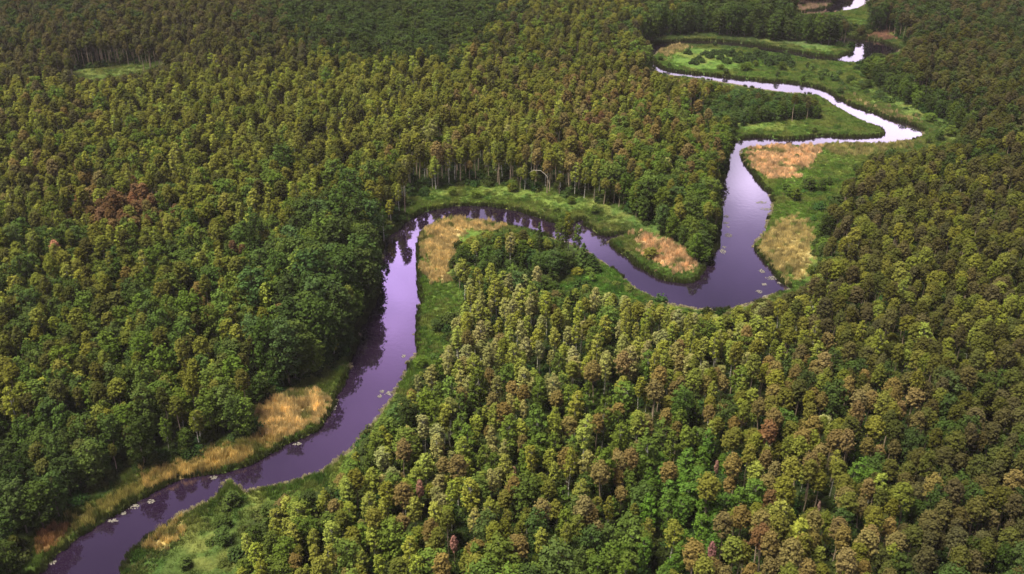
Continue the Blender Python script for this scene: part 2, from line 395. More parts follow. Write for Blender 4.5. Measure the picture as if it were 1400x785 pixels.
# zones: centre, radii in the photograph; what grows there (kind, colour, weight); heights
ZONES = [  # vignette put into the tints: darker at left, top and corners, brighter centre
 ((455,420,75,130), [('alder','dark green',5),('alder','blue-green',3),('alder','deep green',4),('alder','mid-green',.8),('birch','olive',.8)], (22,29)),
 ((320,560,150,55), [('alder','dark green',5),('alder','mid-green',4),('birch','olive',2),('aspen','mid-green',1)], (13,18)),
 ((110,690,170,110), [('alder','deep green',6),('alder','dark green',5),('pine','dark olive',3),('alder','mid-green',1)], (13,18)),
 ((200,470,230,90), [('pine','olive',4),('birch','yellow-green',2.5),('alder','mid-green',3),('pine','dark olive',3.5),('alder','dark green',3.5)], (16,21)),
 ((330,360,150,70), [('pine','olive',4),('birch','yellow-green',2),('alder','mid-green',4),('pine','brown',.6),('alder','dark green',3)], (16,21)),
 ((80,360,160,80), [('pine','olive',4),('alder','dark green',4),('pine','dark olive',3),('birch','yellow-green',1)], (16,21)),
 ((250,230,330,80), [('pine','olive',6),('birch','yellow-green',3),('pine','dark olive',2),('alder','mid-green',1.5)], (17,22)),
 ((60,210,120,60), [('pine','olive',5),('pine','brown',1.5),('pine','umber',1),('birch','yellow-green',1)], (17,22)),
 ((500,150,260,60), [('pine','olive',6),('birch','yellow-green',4),('pine','dark olive',1)], (17,22)),
 ((100,40,300,45), [('pine','umber',6),('pine','dark olive',4),('birch','olive',1)], (17,22)),
 ((20,20,120,50), [('pine','umber',6),('alder','deep green',2)], (17,22)),
 ((540,22,110,30), [('alder','deep green',6),('alder','dark green',2)], (18,24)),
 ((760,150,130,50), [('pine','olive',5),('pine','brown',3),('birch','yellow-green',2)], (18,22)),
 ((700,215,160,35), [('pine','olive',6),('birch','yellow-green',3),('pine','brown',1.5),('birch','pale olive',1)], (19,23)),
 ((760,40,140,40), [('pine','olive',4),('pine','dark olive',3),('alder','mid-green',2),('pine','umber',2)], (18,22)),
 ((890,265,75,60), [('alder','mid-green',4),('alder','dark green',4),('pine','olive',2)], (15,20)),
 ((900,190,90,45), [('pine','olive',4),('alder','mid-green',3),('pine','brown',1.5)], (17,21)),
 ((1040,145,85,25), [('alder','dark green',5),('alder','blue-green',4)], (8,12)),
 ((1010,35,170,22), [('alder','deep green',5),('alder','dark green',4)], (18,23)),
 ((685,420,75,60), [('birch','pale olive',5),('birch','yellow-green',4),('pine','brown',1)], (15,21)),
 ((860,450,130,45), [('birch','yellow-green',5),('birch','pale olive',3),('alder','mid-green',1),('pine','olive',1)], (15,20)),
 ((725,352,95,26), [('alder','dark green',5),('alder','blue-green',2),('spruce','deep green',2),('alder','mid-green',2)], (8,13)),
 ((560,640,130,80), [('birch','yellow-green',5),('alder','mid-green',2),('birch','pale olive',2),('pine','brown',1.5)], (14,19)),
 ((420,740,110,70), [('birch','yellow-green',4),('alder','mid-green',5),('pine','olive',2),('pine','brown',.6)], (12,17)),
 ((700,560,120,50), [('aspen','mid-green',3),('birch','yellow-green',4),('pine','brown',2),('birch','pale olive',1.5)], (15,20)),
 ((850,560,110,60), [('aspen','mid-green',4),('pine','brown',3),('birch','yellow-green',2),('spruce','mid-green',1)], (14,20)),
 ((620,730,110,70), [('pine','brown',3),('pine','olive',4),('birch','yellow-green',1.5),('alder','mid-green',1.5)], (15,20)),
 ((780,720,110,60), [('alder','dark green',3),('aspen','mid-green',3),('pine','brown',1.5),('birch','olive',2)], (13,18)),
 ((1010,520,130,50), [('pine','brown',4),('birch','yellow-green',2.5),('pine','olive',3),('alder','dark green',1)], (16,21)),
 ((955,650,65,60), [('aspen','bright green',8)], (12,16)), ((1190,620,38,24), [('aspen','bright green',8)], (11,14)), ((860,740,50,40), [('aspen','bright green',4),('aspen','mid-green',2)], (12,15)),
 ((1090,660,120,100), [('pine','olive',5),('pine','brown',5),('pine','rust-brown',.8),('birch','yellow-green',1.2)], (16,21)),
 ((1160,530,90,50), [('pine','brown',4),('pine','olive',3),('alder','deep green',1.5)], (16,21)),
 ((1300,620,130,140), [('pine','dark olive',5),('pine','umber',4),('pine','brown',.7),('alder','deep green',2)], (16,21)),  # umber pines, with extra dark tints standing in for the vignette
 ((1250,440,160,70), [('pine','olive',4),('pine','dark olive',3),('birch','yellow-green',2),('pine','umber',2)], (16,21)),
 ((1270,280,170,80), [('pine','dark olive',5),('pine','olive',3),('pine','umber',3),('birch','olive',1)], (16,20)),
 ((1210,225,60,22), [('birch','olive',4),('pine','olive',3)], (15,19)),
 ((1140,250,30,25), [('alder','deep green',4),('alder','dark green',2)], (7,11)),
 ((1310,100,140,60), [('pine','umber',4),('pine','dark olive',5),('alder','deep green',2)], (16,20)),
 ((1212,112,36,22), [('alder','deep green',5),('alder','dark green',2)], (9,14)), ((1270,150,45,22), [('alder','deep green',5),('alder','dark green',3),('pine','dark olive',1)], (10,15)), ((1335,195,50,22), [('alder','deep green',3),('pine','dark olive',3)], (12,16)),
 ((960,340,28,38), [('alder','mid-green',4),('alder','dark green',3)], (13,17)),
 ((1340,740,110,70), [('pine','umber',4),('alder','deep green',3),('pine','dark olive',3)], (15,20)),
 ((1280,15,140,30), [('alder','deep green',4),('pine','umber',3)], (17,21)),
]
for _c, _m, _h, _n in [((168,275,46,20), [('pine','rust-brown',6),('pine','brown',1)], (16,19), 12), ((540,25,105,34), [('alder','deep green',8)], (19,24), 5), ((30,15,110,30), [('pine','umber',3),('alder','deep green',5)], (17,22), 2), ((355,322,22,12), [('pine','rust-brown',4),('pine','brown',3)], (15,18), 3),
                       ((955,650,60,55), [('aspen','bright green',8),('aspen','mid-green',1)], (12,16), 1), ((1190,618,38,26), [('aspen','bright green',8)], (11,14), 2), ((800,165,50,30), [('pine','brown',5),('pine','rust-brown',2)], (17,20), 1)]:
    ZONES += [(_c, _m, _h)]*_n
def plan(px, py, rd):
    w = []
    for (cx, cy, rx, ry), mix, hh in ZONES:
        w.append(math.exp(-1.3*(((px-cx)/rx)**2 + ((py-cy)/ry)**2)))
    w = [a**1.6 for a in w]; s = sum(w)
    if s < 1e-6:
        i = max(range(len(w)), key=lambda k: -(((px-ZONES[k][0][0])/ZONES[k][0][2])**2 + ((py-ZONES[k][0][1])/ZONES[k][0][3])**2))
    else: i = rd.choices(range(len(w)), w)[0]
    _, mix, hh = ZONES[i]
    kind, tint, _ = rd.choices(mix, [m_[2] for m_ in mix])[0]
    h = .84*rd.uniform(*hh)*rd.choice((1, 1, 1.08, 1.16, .9, .78, .62))
    if kind == 'spruce': h *= .95
    return kind, tint, h

def tree(x, y, kind, tint, h, rd, wide=1.0, colour=None):
    c = colour or TINT[tint]
    j = rd.uniform(.78, 1.25); hue = rd.uniform(-.08, .08)
    return dict(x=x, y=y, z=0.35, kind=kind, tint=tint, h=h, wide=wide*rd.uniform(.86, 1.38), rot=rd.random()*6.283, v=rd.randrange(NV[kind]),
                col=(c[0]*j*(1+hue), c[1]*j*(1-hue*.3), c[2]*j*rd.uniform(.85, 1.2)), label=None, fixed=False)

# ------------------------------------------------------------------ where the trees stand
TREES = []
rd = random.Random(3)
# single trees that stand out in the photograph: foot, top, kind, colour, width, label
SINGLES = [
 ((777,352),(776,288),'birch','olive',1.0,'tall olive birch standing alone across the narrow middle of the bend, hiding the water'),
 ((768,352),(766,300),'alder','mid-green',.8,'slim mid-green alder just left of the birch that hides the water in the bend'),
 ((788,353),(786,306),'aspen','mid-green',.8,'slim green aspen just right of the birch that hides the water in the bend'),
 ((697,362),(697,311),'spruce','deep green',.75,'narrow dark spruce spire rising over the reeds in the bend, the left one of two'),
 ((737,356),(737,303),'spruce','deep green',.75,'narrow dark spruce spire whose tip crosses the bright water of the bend'),
 ((797,370),(796,331),'spruce','dark green',1.0,'pointed spruce on the bank where the water reappears right of the bend trees'),
 ((809,372),(808,346),'spruce','dark green',1.0,'shortest spruce, at the right end of the bend thicket'),
 ((714,499),(719,436),'birch','pale olive',.95,'tan-crowned birch with a long bare white trunk amid the central birches'),
 ((757,499),(757,446),'birch','yellow-green',.95,'bright yellow-green birch on a long pale trunk in front of a dark gap'),
 ((738,477),(741,429),'birch','pale olive',.8,'small dull birch on a thin white trunk just behind a dark forest gap'),
 ((629,397),(627,359),'pine','pale olive',.7,'short flat-topped pine on a white stem at the edge of the tan tongue of reeds'),
 ((641,391),(641,364),'birch','yellow-green',.55,'very slim birch beside the flat-topped pine at the reed edge'),
 ((775,507),(775,472),'birch','yellow-green',.8,'low bright yellow birch just before the bright birch on its long trunk'),
 ((1022,582),(1034,528),'birch','yellow-green',1.0,'leaning yellow-green birch with a gleaming white trunk among brown pines'),
 ((1118,612),(1120,567),'pine','pale olive',1.0,'pale flat-crowned pine on a bare stem behind the small bright green stand'),
 ((828,606),(828,556),'pine','brown',1.0,'round brown pine on a bare stem in the middle of the green aspens'),
 ((450,305),(448,266),'birch','pale olive',.9,'pale birch with a bright trunk at the forest edge left of the bend'),
 ((1155,362),(1158,316),'birch','pale olive',1.0,'pale tan birch with twin bare stems east of the lower tan meadow'),
 ((1203,365),(1200,318),'birch','yellow-green',.75,'slim yellow birch standing right of the pale twin-stemmed birch'),
 ((525,332),(519,285),'birch','dark green',.8,'thin dark birch with a white stem overhanging the start of the bend'),
]
def fit_height(fx, fy, ty):
    x, y = G(fx, fy, .35)
    lo, hi = 1., 40.
    for _ in range(30):
        mid = (lo+hi)/2
        if proj(x, y, .35+mid)[1] > ty: lo = mid
        else: hi = mid
    return x, y, lo
for (foot, top, kind, tint, wide, label) in SINGLES:
    x, y, h = fit_height(*foot, top[1])
    t = tree(x, y, kind, tint, h, rd, wide); t['label'] = label; t['fixed'] = True; t['wide'] = wide*20/max(h, 9)*.9 if h < 18 else wide
    TREES.append(t)
FIX_XY = np.array([(t['x'], t['y']) for t in TREES])

# special crowns: rust tree, salmon and pink dying trees
SPECIAL = [
 ((168,318),(168,258),'alder',(.105,.060,.030),1.5,'rust-brown','broad rust-brown tree, the largest crown in the left forest'),
 ((190,318),(186,262),'pine',(.22,.105,.055),.9,'rust-brown','orange-brown pine crowning the right side of the broad rust-brown tree'),
 ((87,384),(87,328),'pine',(.44,.21,.14),1.0,'salmon','small salmon-pink dying pine alone in the left forest'),
 ((577,715),(577,655),'pine',(.34,.18,.14),.62,'pink','upright pink dying pine between green birches right of the lower river'),
 ((622,785),(622,732),'pine',(.36,.18,.16),.6,'pink','pink dying pine by the bottom edge, below the upright pink pine'),
 ((703,672),(703,637),'pine',(.46,.28,.22),.45,'pale pink','tiny pale pink treetop beside a large brown pine'),
 ((968,800),(968,740),'pine',(.30,.14,.15),.6,'magenta','magenta-tinted dying pine near the bottom, right of the bright green stand'),
 ((975,675),(975,628),'pine',(.36,.20,.17),.4,'pale pink','thin pale pink snag of a pine at the right edge of the bright green stand'),
 ((1115,722),(1115,685),'pine',(.34,.22,.19),.35,'pale pink','thin pale dead top poking from the olive pines below the small bright stand'),
 ((355,345),(355,312),'pine',(.105,.050,.034),1.0,'rust-brown','dull maroon pine in the left forest, short of the left bank alders'),
 ((830,785),(700,600),None,None,0,'',''),
]
for (foot, top, kind, colour, wide, tint, label) in SPECIAL:
    if not kind: continue
    x, y, h = fit_height(*foot, top[1])
    t = tree(x, y, kind, tint, h, rd, 1.0, colour); t['wide'] = wide; t['col'] = colour; t['label'] = label; t['fixed'] = True
    TREES.append(t)
FIX_XY = np.array([(t['x'], t['y']) for t in TREES]); FIX_W = np.array([t['wide'] for t in TREES])

GLINTS = [[(1178,55),(1208,54),(1212,70),(1185,77)], [(1078,41),(1098,43),(1098,49),(1078,48)], [(1132,51),(1180,57),(1180,63),(1132,57)], [(1120,14),(1145,8),(1148,18),(1122,19)]]
def clear_hits(pxs, pys):
    m = inside(RIVER_PX, pxs, pys) | meadow_mask(pxs, pys)
    for p in GLINTS: m |= inside(p, pxs, pys)
    return m

# candidates on a jittered hexagonal grid
SPACE = 4.15
cx, cy = [], []
row = 0
yy = 158.0
while yy < 880:
    half = 85 + yy*.46
    x0 = -half + (SPACE/2 if row % 2 else 0)
    k = int(2*half/SPACE)
    for i in range(k):
        cx.append(x0+i*SPACE+rd.uniform(-1.5, 1.5)); cy.append(yy+rd.uniform(-1.45, 1.45))
    yy += SPACE*.87; row += 1
cx, cy = np.array(cx), np.array(cy)
csd = river_sd(cx, cy)
bpx, bpy_, _ = proj(cx, cy, .35)
ok = (csd > 1.2) & ~meadow_mask(bpx, bpy_)
for fx, fy, fw in zip(FIX_XY[:, 0], FIX_XY[:, 1], FIX_W):
    ok &= np.hypot(cx-fx, cy-fy) > 2.4+1.2*fw
cx, cy = cx[ok], cy[ok]
cand = []
for x, y in zip(cx, cy):
    p0 = proj(x, y, 15.0)
    if rd.random() < .09+.24*math.exp(-((p0[0]-720)/130)**2-((p0[1]-450)/70)**2): continue
    kind, tint, h = plan(p0[0]+rd.gauss(0, 14), p0[1]+rd.gauss(0, 9), rd)
    b0 = proj(x, y, .3)
    if b0[0] > 1110 and 80 < b0[1] < 380:                      # dark bushy edge of the eastern wood
        e0 = min(float(seg_dist(np.array([b0[0]]), np.array([b0[1]]), MEADOW[k_], True)[0]) for k_ in ('oxbow', 'east_meadow'))
        if e0 < 15: kind, tint, h = 'alder', rd.choice(('deep green', 'dark green', 'deep green', 'mid-green')), rd.uniform(7, 13)
    t_ = tree(x, y, kind, tint, h, rd)
    if kind == 'alder' and ((p0[0]-450)/85)**2+((p0[1]-410)/140)**2 < 1: t_['wide'] *= 1.18      # the broad old alders of the left bank
    cand.append(t_)
# no tree may stand in front of open water or meadow that the photograph shows: such spots carry lower, younger growth
for shrink in (1.0, .72, .5, .34, .22, 0):
    if not cand: break
    A = np.array([(t['x'], t['y'], t['h']) for t in cand]); Wd = np.array([t['wide']*(.35+.65*t['h']/UNIT[t['kind']]) for t in cand]); hit = np.zeros(len(cand), bool)
    for f in (.3, .55, .8, .95):
        for off in ((0,) if f in (.3, .95) else (-1.3, 0, 1.3)):
            q = proj(A[:, 0]+off*Wd, A[:, 1], .35+A[:, 2]*f); hit |= clear_hits(q[0], q[1])
    nxt = []
    for t, hh in zip(cand, hit):
        if not hh: TREES.append(t)
        elif shrink > 0:
            t['h'] *= .74
            if t['h'] < 9 and t['kind'] in ('pine', 'birch'): t['kind'] = 'alder' if t['tint'] not in ('yellow-green', 'pale olive') else 'aspen'; t['v'] = rd.randrange(NV[t['kind']])
            if t['h'] > 2.8: nxt.append(t)
    cand = nxt

for nm, n_, hh, tints in (('oxbow', 30, (3., 6.), ('dark green','mid-green','deep green')), ('east_meadow', 12, (3., 6.5), ('mid-green','dark green')), ('clearing', 3, (3., 6.), ('yellow-green','mid-green')), ('far_bank', 9, (3., 6.), ('mid-green','olive')),
                          ('lower_bank', 4, (3., 5.5), ('mid-green','dark green')), ('tongue', 2, (3., 5.), ('mid-green','dark green')), ('peninsula', 2, (3., 5.), ('mid-green','dark green')), ('reed_bank', 0, (3., 5.), ('dark green','mid-green'))):
    poly = MEADOW[nm]; bx = [p[0] for p in poly]; by = [p[1] for p in poly]; got = 0; tries = 0
    while got < n_ and tries < 4000:
        tries += 1
        px, py = rd.uniform(min(bx), max(bx)), rd.uniform(min(by), max(by))
        if not inside(poly, px, py): continue
        x, y = G(px, py, .35); h = rd.uniform(*hh)
        if river_sd(np.array([x]), np.array([y]))[0] < 2.5: continue
        if any(inside(p, px, py) for p, _ in TAN): continue
        q = proj(x, y, h)
        if inside(RIVER_PX, q[0], q[1]): continue
        near_edge = float(seg_dist(np.array([px]), np.array([py]), poly, True)[0])
        if nm != 'oxbow' and near_edge > 14 and rd.random() < .6: continue
        TREES.append(tree(x, y, rd.choice(('alder', 'alder', 'aspen')), rd.choice(tints), h, rd, 1.25)); got += 1

# ------------------------------------------------------------------ names and labels
def put(o, label, cat, group=None):
    o['label'] = label; o['category'] = cat
    if group: o['group'] = group
    return o
def empty(name, loc, rz=0., sc=(1, 1, 1)):
    o = bpy.data.objects.new(name, None); o.empty_display_size = .5; COL.objects.link(o)
    o.location = loc; o.rotation_euler = (0, 0, rz); o.scale = sc
    return o
def link(name, me, parent=None, loc=(0, 0, 0)):
    o = bpy.data.objects.new(name, me); COL.objects.link(o); o.location = loc
    if parent: o.parent = parent
    return o

LANDMARKS = [   # (place in the photograph, name)
 (577,670,'the upright pink pine'), (622,748,'the pink pine by the bottom edge'), (703,645,'the tiny pale pink treetop'), (968,752,'the magenta pine'), (87,340,'the salmon-pink pine'),
 (170,275,'the broad rust-brown tree'), (650,545,'the forked white snag'), (315,675,'the round bush on the spit'), (235,730,'the small tan patch on the near bank'),
 (400,565,'the widest tan reed bank'), (75,735,'the rust-coloured reed patch'), (500,470,'the dark reflection on the middle reach'), (1078,395,'the pointed east corner of the river'),
 (955,380,'the tip of the reed spit'), (600,330,'the tan tongue of reeds'), (795,345,'the bend thicket'), (960,650,'the large bright green stand'), (1190,620,'the small bright green stand'),
 (1032,545,'the leaning white-trunked birch'), (1158,340,'the pale twin-stemmed birch'), (828,575,'the round brown pine'), (757,470,'the bright birch on its long trunk'),
 (515,575,'the pale weed strip on the right bank'), (840,380,'the grassy clearing'), (1120,580,'the pale flat-crowned pine'), (740,250,'the arched dead trunk'), (1000,230,'the square river corner'),
 (20,525,'the leaning dead trunks'), (98,605,'the pale snag in the left forest'), (1330,700,'the dark bottom right corner'), (1330,480,'the right edge of the forest'), (460,760,'the bottom edge below the spit'),
 (780,740,'the bottom edge beyond the pink pines'), (1115,700,'the thin pale dead top'), (1090,60,'the far reed strip'), (355,325,'the maroon pine'), (1240,560,'the brown pines on the right'), (250,480,'the middle of the left forest'),
 (1090,770,'the bottom edge beyond the magenta pine'), (1000,470,'the birches under the pointed river corner'), (130,620,'the dark alders above the reed bank'), (1240,390,'the slope of olive pines on the right'),
]
ORD = ['nearest', 'second nearest', 'third nearest', 'fourth nearest', 'fifth nearest', 'sixth nearest', 'seventh nearest', 'eighth nearest', 'ninth nearest', 'tenth nearest', 'eleventh nearest', 'twelfth nearest', 'thirteenth nearest', 'fourteenth nearest', 'fifteenth nearest', 'sixteenth nearest', 'seventeenth nearest', 'eighteenth nearest', 'nineteenth nearest', 'twentieth nearest']
GROUPS = {'pine': 'pines of the riverside forest', 'birch': 'birches of the riverside forest', 'alder': 'alders of the riverside forest', 'aspen': 'young aspens of the forest', 'spruce': 'spruces among the broadleaved trees'}

def make_label_all(ts):
    buckets = {}
    for t in ts:
        if t['label']: continue
        px, py, _ = proj(t['x'], t['y'], t['h']*.8)
        best = min(LANDMARKS, key=lambda l: (l[0]-px)**2 + (1.3*(l[1]-py))**2)
        dx, dy = px-best[0], (py-best[1])*1.3; d = math.hypot(dx, dy)
        rel = ('left of' if dx < 0 else 'right of') if abs(dx) > abs(dy) else ('behind' if dy < 0 else 'below')
        full = t['h']/UNIT[t['kind']]
        size = 'tall' if full > 1.03 else 'short' if full < .84 else 'medium'
        buckets.setdefault((size, t['tint'], t['kind'], rel, best[2]), []).append((d, t))
    for (size, tint, kind, rel, lm), l in buckets.items():
        l.sort(key=lambda p: p[0])
        for i, (d, t) in enumerate(l):
            s = f'{size} {tint} {kind} {rel} {lm}'.replace('medium ', '')
            if len(l) > 1: s = s+(', '+ORD[i] if i < len(ORD) else ', among the outermost')
            t['label'] = s

# the 300 of each kind that show largest are trees of their own, the rest of each kind is one forest
POOL = {k: [] for k in NV}
for t in TREES:
    px, py, dep = proj(t['x'], t['y'], t['h']*.75)
    inframe = 4 < px < 1396 and 4 < py < 790
    size = (t['h']*t['wide']/dep) if inframe else 0
    if t['h']/UNIT[t['kind']] < .4: size *= .3
    if t['fixed']: size += 100
    POOL[t['kind']].append((size, t))
INDIV, REST = {}, {}
for k, l in POOL.items():
    l.sort(key=lambda p: -p[0])
    near_ = sorted([p for p in l if p[0] > 0][:295], key=lambda p: -p[0])
    INDIV[k] = [t for _, t in near_]; keep = set(map(id, INDIV[k]))
    REST[k] = [t for _, t in l if id(t) not in keep]
allind = [t for k in INDIV for t in INDIV[k]]
make_label_all(allind)
GZ = {}
SRC = {}
for kind, ts in INDIV.items():
    for t in ts:
        s = t['h']/UNIT[kind]; w = t['wide']*(.35+.65*s)
        r = empty(kind+'_tree', (t['x'], t['y'], t['z']-.15), t['rot'], (w, w, s))
        put(r, t['label'], kind+' tree', GROUPS[kind])
        cm, tm = LIB[kind][t['v']]
        c = link('crown', cm, r); c['tint'] = t['col']
        k = link('trunk', tm, r)
        SRC.setdefault((kind, t['v']), (c, k))

# ------------------------------------------------------------------ instanced stuff
def scatter(name, pts, rots, scales, cols, idxs, source_sets, label):
    """ONE object: many small plants that nobody would count"""
    me = bpy.data.meshes.new(name); n = len(pts)
    me.vertices.add(n); me.vertices.foreach_set('co', np.asarray(pts, np.float32).ravel())
    def A(nm, ty, key, arr): at = me.attributes.new(nm, ty, 'POINT'); at.data.foreach_set(key, np.asarray(arr).ravel())
    A('rotz', 'FLOAT_VECTOR', 'vector', np.stack([np.zeros(n), np.zeros(n), np.asarray(rots)], -1).astype(np.float32))
    A('scl', 'FLOAT_VECTOR', 'vector', np.asarray(scales, np.float32))
    A('tint', 'FLOAT_COLOR', 'color', np.concatenate([np.asarray(cols, np.float32), np.ones((n, 1), np.float32)], 1))
    A('pick', 'INT', 'value', np.asarray(idxs, np.int32))
    ng = bpy.data.node_groups.new(name, 'GeometryNodeTree')
    ng.interface.new_socket('Geometry', in_out='INPUT', socket_type='NodeSocketGeometry'); ng.interface.new_socket('Geometry', in_out='OUTPUT', socket_type='NodeSocketGeometry')
    N, L = ng.nodes.new, ng.links.new
    gi, gout = N('NodeGroupInput'), N('NodeGroupOutput'); jo = N('GeometryNodeJoinGeometry')
    def named(nm, ty): a = N('GeometryNodeInputNamedAttribute'); a.data_type = ty; a.inputs['Name'].default_value = nm; return a.outputs['Attribute']
    ro, sc_, pk = named('rotz', 'FLOAT_VECTOR'), named('scl', 'FLOAT_VECTOR'), named('pick', 'INT')
    for vi, srcs in enumerate(source_sets):            # one branch per variant
        cmp_ = N('FunctionNodeCompare'); cmp_.data_type = 'INT'; cmp_.operation = 'EQUAL'; L(pk, cmp_.inputs[2]); cmp_.inputs[3].default_value = vi
        for so in srcs:
            oi = N('GeometryNodeObjectInfo'); oi.transform_space = 'ORIGINAL'; oi.inputs['Object'].default_value = so; oi.inputs['As Instance'].default_value = True
            ip = N('GeometryNodeInstanceOnPoints')
            L(gi.outputs[0], ip.inputs['Points']); L(cmp_.outputs[0], ip.inputs['Selection']); L(oi.outputs['Geometry'], ip.inputs['Instance'])
            L(ro, ip.inputs['Rotation']); L(sc_, ip.inputs['Scale']); L(ip.outputs[0], jo.inputs[0])
    L(jo.outputs[0], gout.inputs[0])
    o = link(name, me); mo = o.modifiers.new('scatter', 'NODES'); mo.node_group = ng
    o['kind'] = 'stuff'; o['label'] = label
    return o

FNAMES = {'pine': ('pine_forest', 'mass of olive pines filling the farther forest'), 'birch': ('birch_forest', 'mass of yellow-green birches in the farther forest'),
          'alder': ('alder_forest', 'mass of dark alders filling the farther forest'), 'aspen': ('aspen_forest', 'young aspens in the farther forest'), 'spruce': ('spruce_forest', 'spruces scattered in the farther forest')}
for kind, ts in REST.items():
    if not ts: continue
    sets = [SRC[(kind, v)] for v in range(NV[kind])]
    sc_ = [(t['wide']*(.35+.65*t['h']/UNIT[kind]),)*2 + (t['h']/UNIT[kind],) for t in ts]
    scatter(FNAMES[kind][0], [(t['x'], t['y'], t['z']-.15) for t in ts], [t['rot'] for t in ts], sc_, [t['col'] for t in ts], [t['v'] for t in ts], sets, FNAMES[kind][1])

# ------------------------------------------------------------------ bushes
def bush_mesh(seed):
    rng = np.random.default_rng(seed); r_ = random.Random(seed)
    cs, rs = [], []
    for i in range(13):
        a = r_.random()*6.28; q = r_.random()**.5*1.25
        cs.append((q*math.cos(a), q*math.sin(a), .6+1.1*(1-q/1.6)*r_.uniform(.7, 1.2))); rs.append(r_.uniform(.45, .75))
    V, F_, lf = leaves(cs, rs, 95, .30, rng)
    crown = mesh_np('bush_crown', V, F_, FOL, lf)
    parts = [tube([(0, 0, -.2), (c[0]*.5, c[1]*.5, c[2]*.5), c], [.05, .035, .01], 4) for c in cs[:8]]
    v, f = join(parts)
    return crown, mesh_np('bush_stems', v, f, BARK['alder'], None, True)
BUSH = [bush_mesh(s) for s in (3, 8, 21)]
BUSHES = [   # foot in the photograph, radius m, colour, label
 (316,694,3.0,(.075,.105,.028),'round green bush on the little spit beside the lower river'),
 (1089,217,1.9,(.07,.10,.03),'small dark green bush alone in the pinkish reed stand'),
 (905,352,1.7,(.09,.11,.035),'olive bush alone in the reddish reeds of the spit'),
 (1122,288,3.2,(.04,.085,.024),'wide dark bush at the east meadow edge, halfway along'), (1117,337,2.6,(.05,.085,.025),'dark green bush between the east meadow and the pines, above the tan reeds'),
 (1135,276,2.4,(.045,.085,.024),'dark bush against the pines, just behind the wide dark bush'), (1100,264,1.7,(.07,.15,.03),'light green bush out in the bright grass of the east meadow'),
 (1112,250,1.8,(.075,.16,.035),'light green bush farthest up the bright grass of the east meadow'),(1112,302,1.8,(.06,.12,.03),'mid-green bush just in front of the wide dark bush'),
 (785,262,2.6,(.05,.085,.03),'dark bush at the foot of the pines right of the arched dead trunk'), (690,255,2.2,(.055,.09,.03),'low green bush at the foot of the pale trunks left of the arched dead trunk'),
 (640,254,2.4,(.05,.085,.028),'dark bush at the left end of the row of bare pine trunks'), (580,268,2.6,(.045,.08,.028),'dark bush left of the row of bare pine trunks'),
 (760,400,2.2,(.07,.12,.03),'green bush at the left end of the grassy clearing'), (842,392,1.8,(.12,.155,.035),'yellow-green bush in the middle of the grassy clearing'), (860,398,1.9,(.13,.16,.04),'yellow-green bush on the river side of the grassy clearing'),
 (612,452,1.9,(.07,.12,.03),'small bush at the inner edge of the bright grass strip'), (595,492,2.2,(.07,.12,.028),'bush at the lower end of the bright grass strip'),
 (560,282,2.4,(.06,.09,.028),'olive bush at the far bank where the bend starts'),
 (290,745,1.8,(.07,.10,.026),'low bush in the lower bank meadow, above the bottom edge'), (310,775,1.9,(.08,.10,.026),'low bush at the bottom edge of the lower bank meadow'), (262,768,1.5,(.07,.095,.026),'smallest low bush in the lower bank meadow'),
]
rb = random.Random(9)
# thicket on the oxbow meadow and the bank right of the far river
for px, py in [(965,78),(978,76),(990,75),(1000,79),(1012,77),(1023,80),(1034,79),(1046,82),(1058,84),(1070,86),(955,84),(985,84),(1008,86),(1030,88),(1050,91),(971,82),(994,88),(1020,85),(1042,78),(1062,90),(1080,92),(1074,82),(940,76),(948,90)]:
    BUSHES.append((px, py, rb.uniform(3.0, 4.4), (.042,.066,.024), None))
BUSHES2 = [(1085,98),(1098,101),(1110,97),(1122,104),(1135,107),(1148,103),(1150,116),(1163,112),(1170,124),(1185,128),(1196,136),(1210,140),(1222,148),(1238,152),(1252,160),(1268,166),(1282,172),(1296,180),(1104,106),(1128,99),(1143,112),(1157,123),(1176,117),(1190,121),(1203,130),(1216,141),(1230,139),(1246,150),(1275,163),(1290,172),(1305,186)]
for px, py in BUSHES2: BUSHES.append((px, py, rb.uniform(1.8, 3.2), rb.choice([(.055,.09,.03),(.085,.13,.035),(.07,.11,.03)]), 'B'))
n1_ = n2_ = 0
TEN = ['first','second','third','fourth','fifth','sixth','seventh','eighth','ninth','tenth','eleventh','twelfth','thirteenth','fourteenth','fifteenth','sixteenth','seventeenth','eighteenth','nineteenth']
WORDN = TEN+['twentieth']+['twenty-'+t_ for t_ in TEN[:9]]+['thirtieth']+['thirty-'+t_ for t_ in TEN[:9]]
order_a = sorted([b[0] for b in BUSHES if b[4] is None]); order_b = sorted([b[0] for b in BUSHES if b[4] == 'B'])
for (px, py, r_, col, label) in BUSHES:
    x, y = G(px, py, .3)
    if label is None: label = f'dark willow bush of the oxbow thicket, {WORDN[order_a.index(px)]} from its left end'; grp = 'willow bushes of the oxbow thicket'
    elif label == 'B': label = f'green bush in the far river bank meadow, {WORDN[order_b.index(px)]} counting from the oxbow thicket'; grp = 'bushes along the far river bank'
    else: grp = 'bushes scattered on the meadows'
    cm, sm = rb.choice(BUSH); s = r_/1.7
    o = empty('willow_bush', (x, y, .25), rb.random()*6.28, (s, s, s*rb.uniform(.85, 1.1))); put(o, label, 'bush', grp)
    c = link('crown', cm, o); c['tint'] = col; link('stems', sm, o)
    SRC.setdefault('bush%d' % [b[0] for b in BUSH].index(cm), (c,))

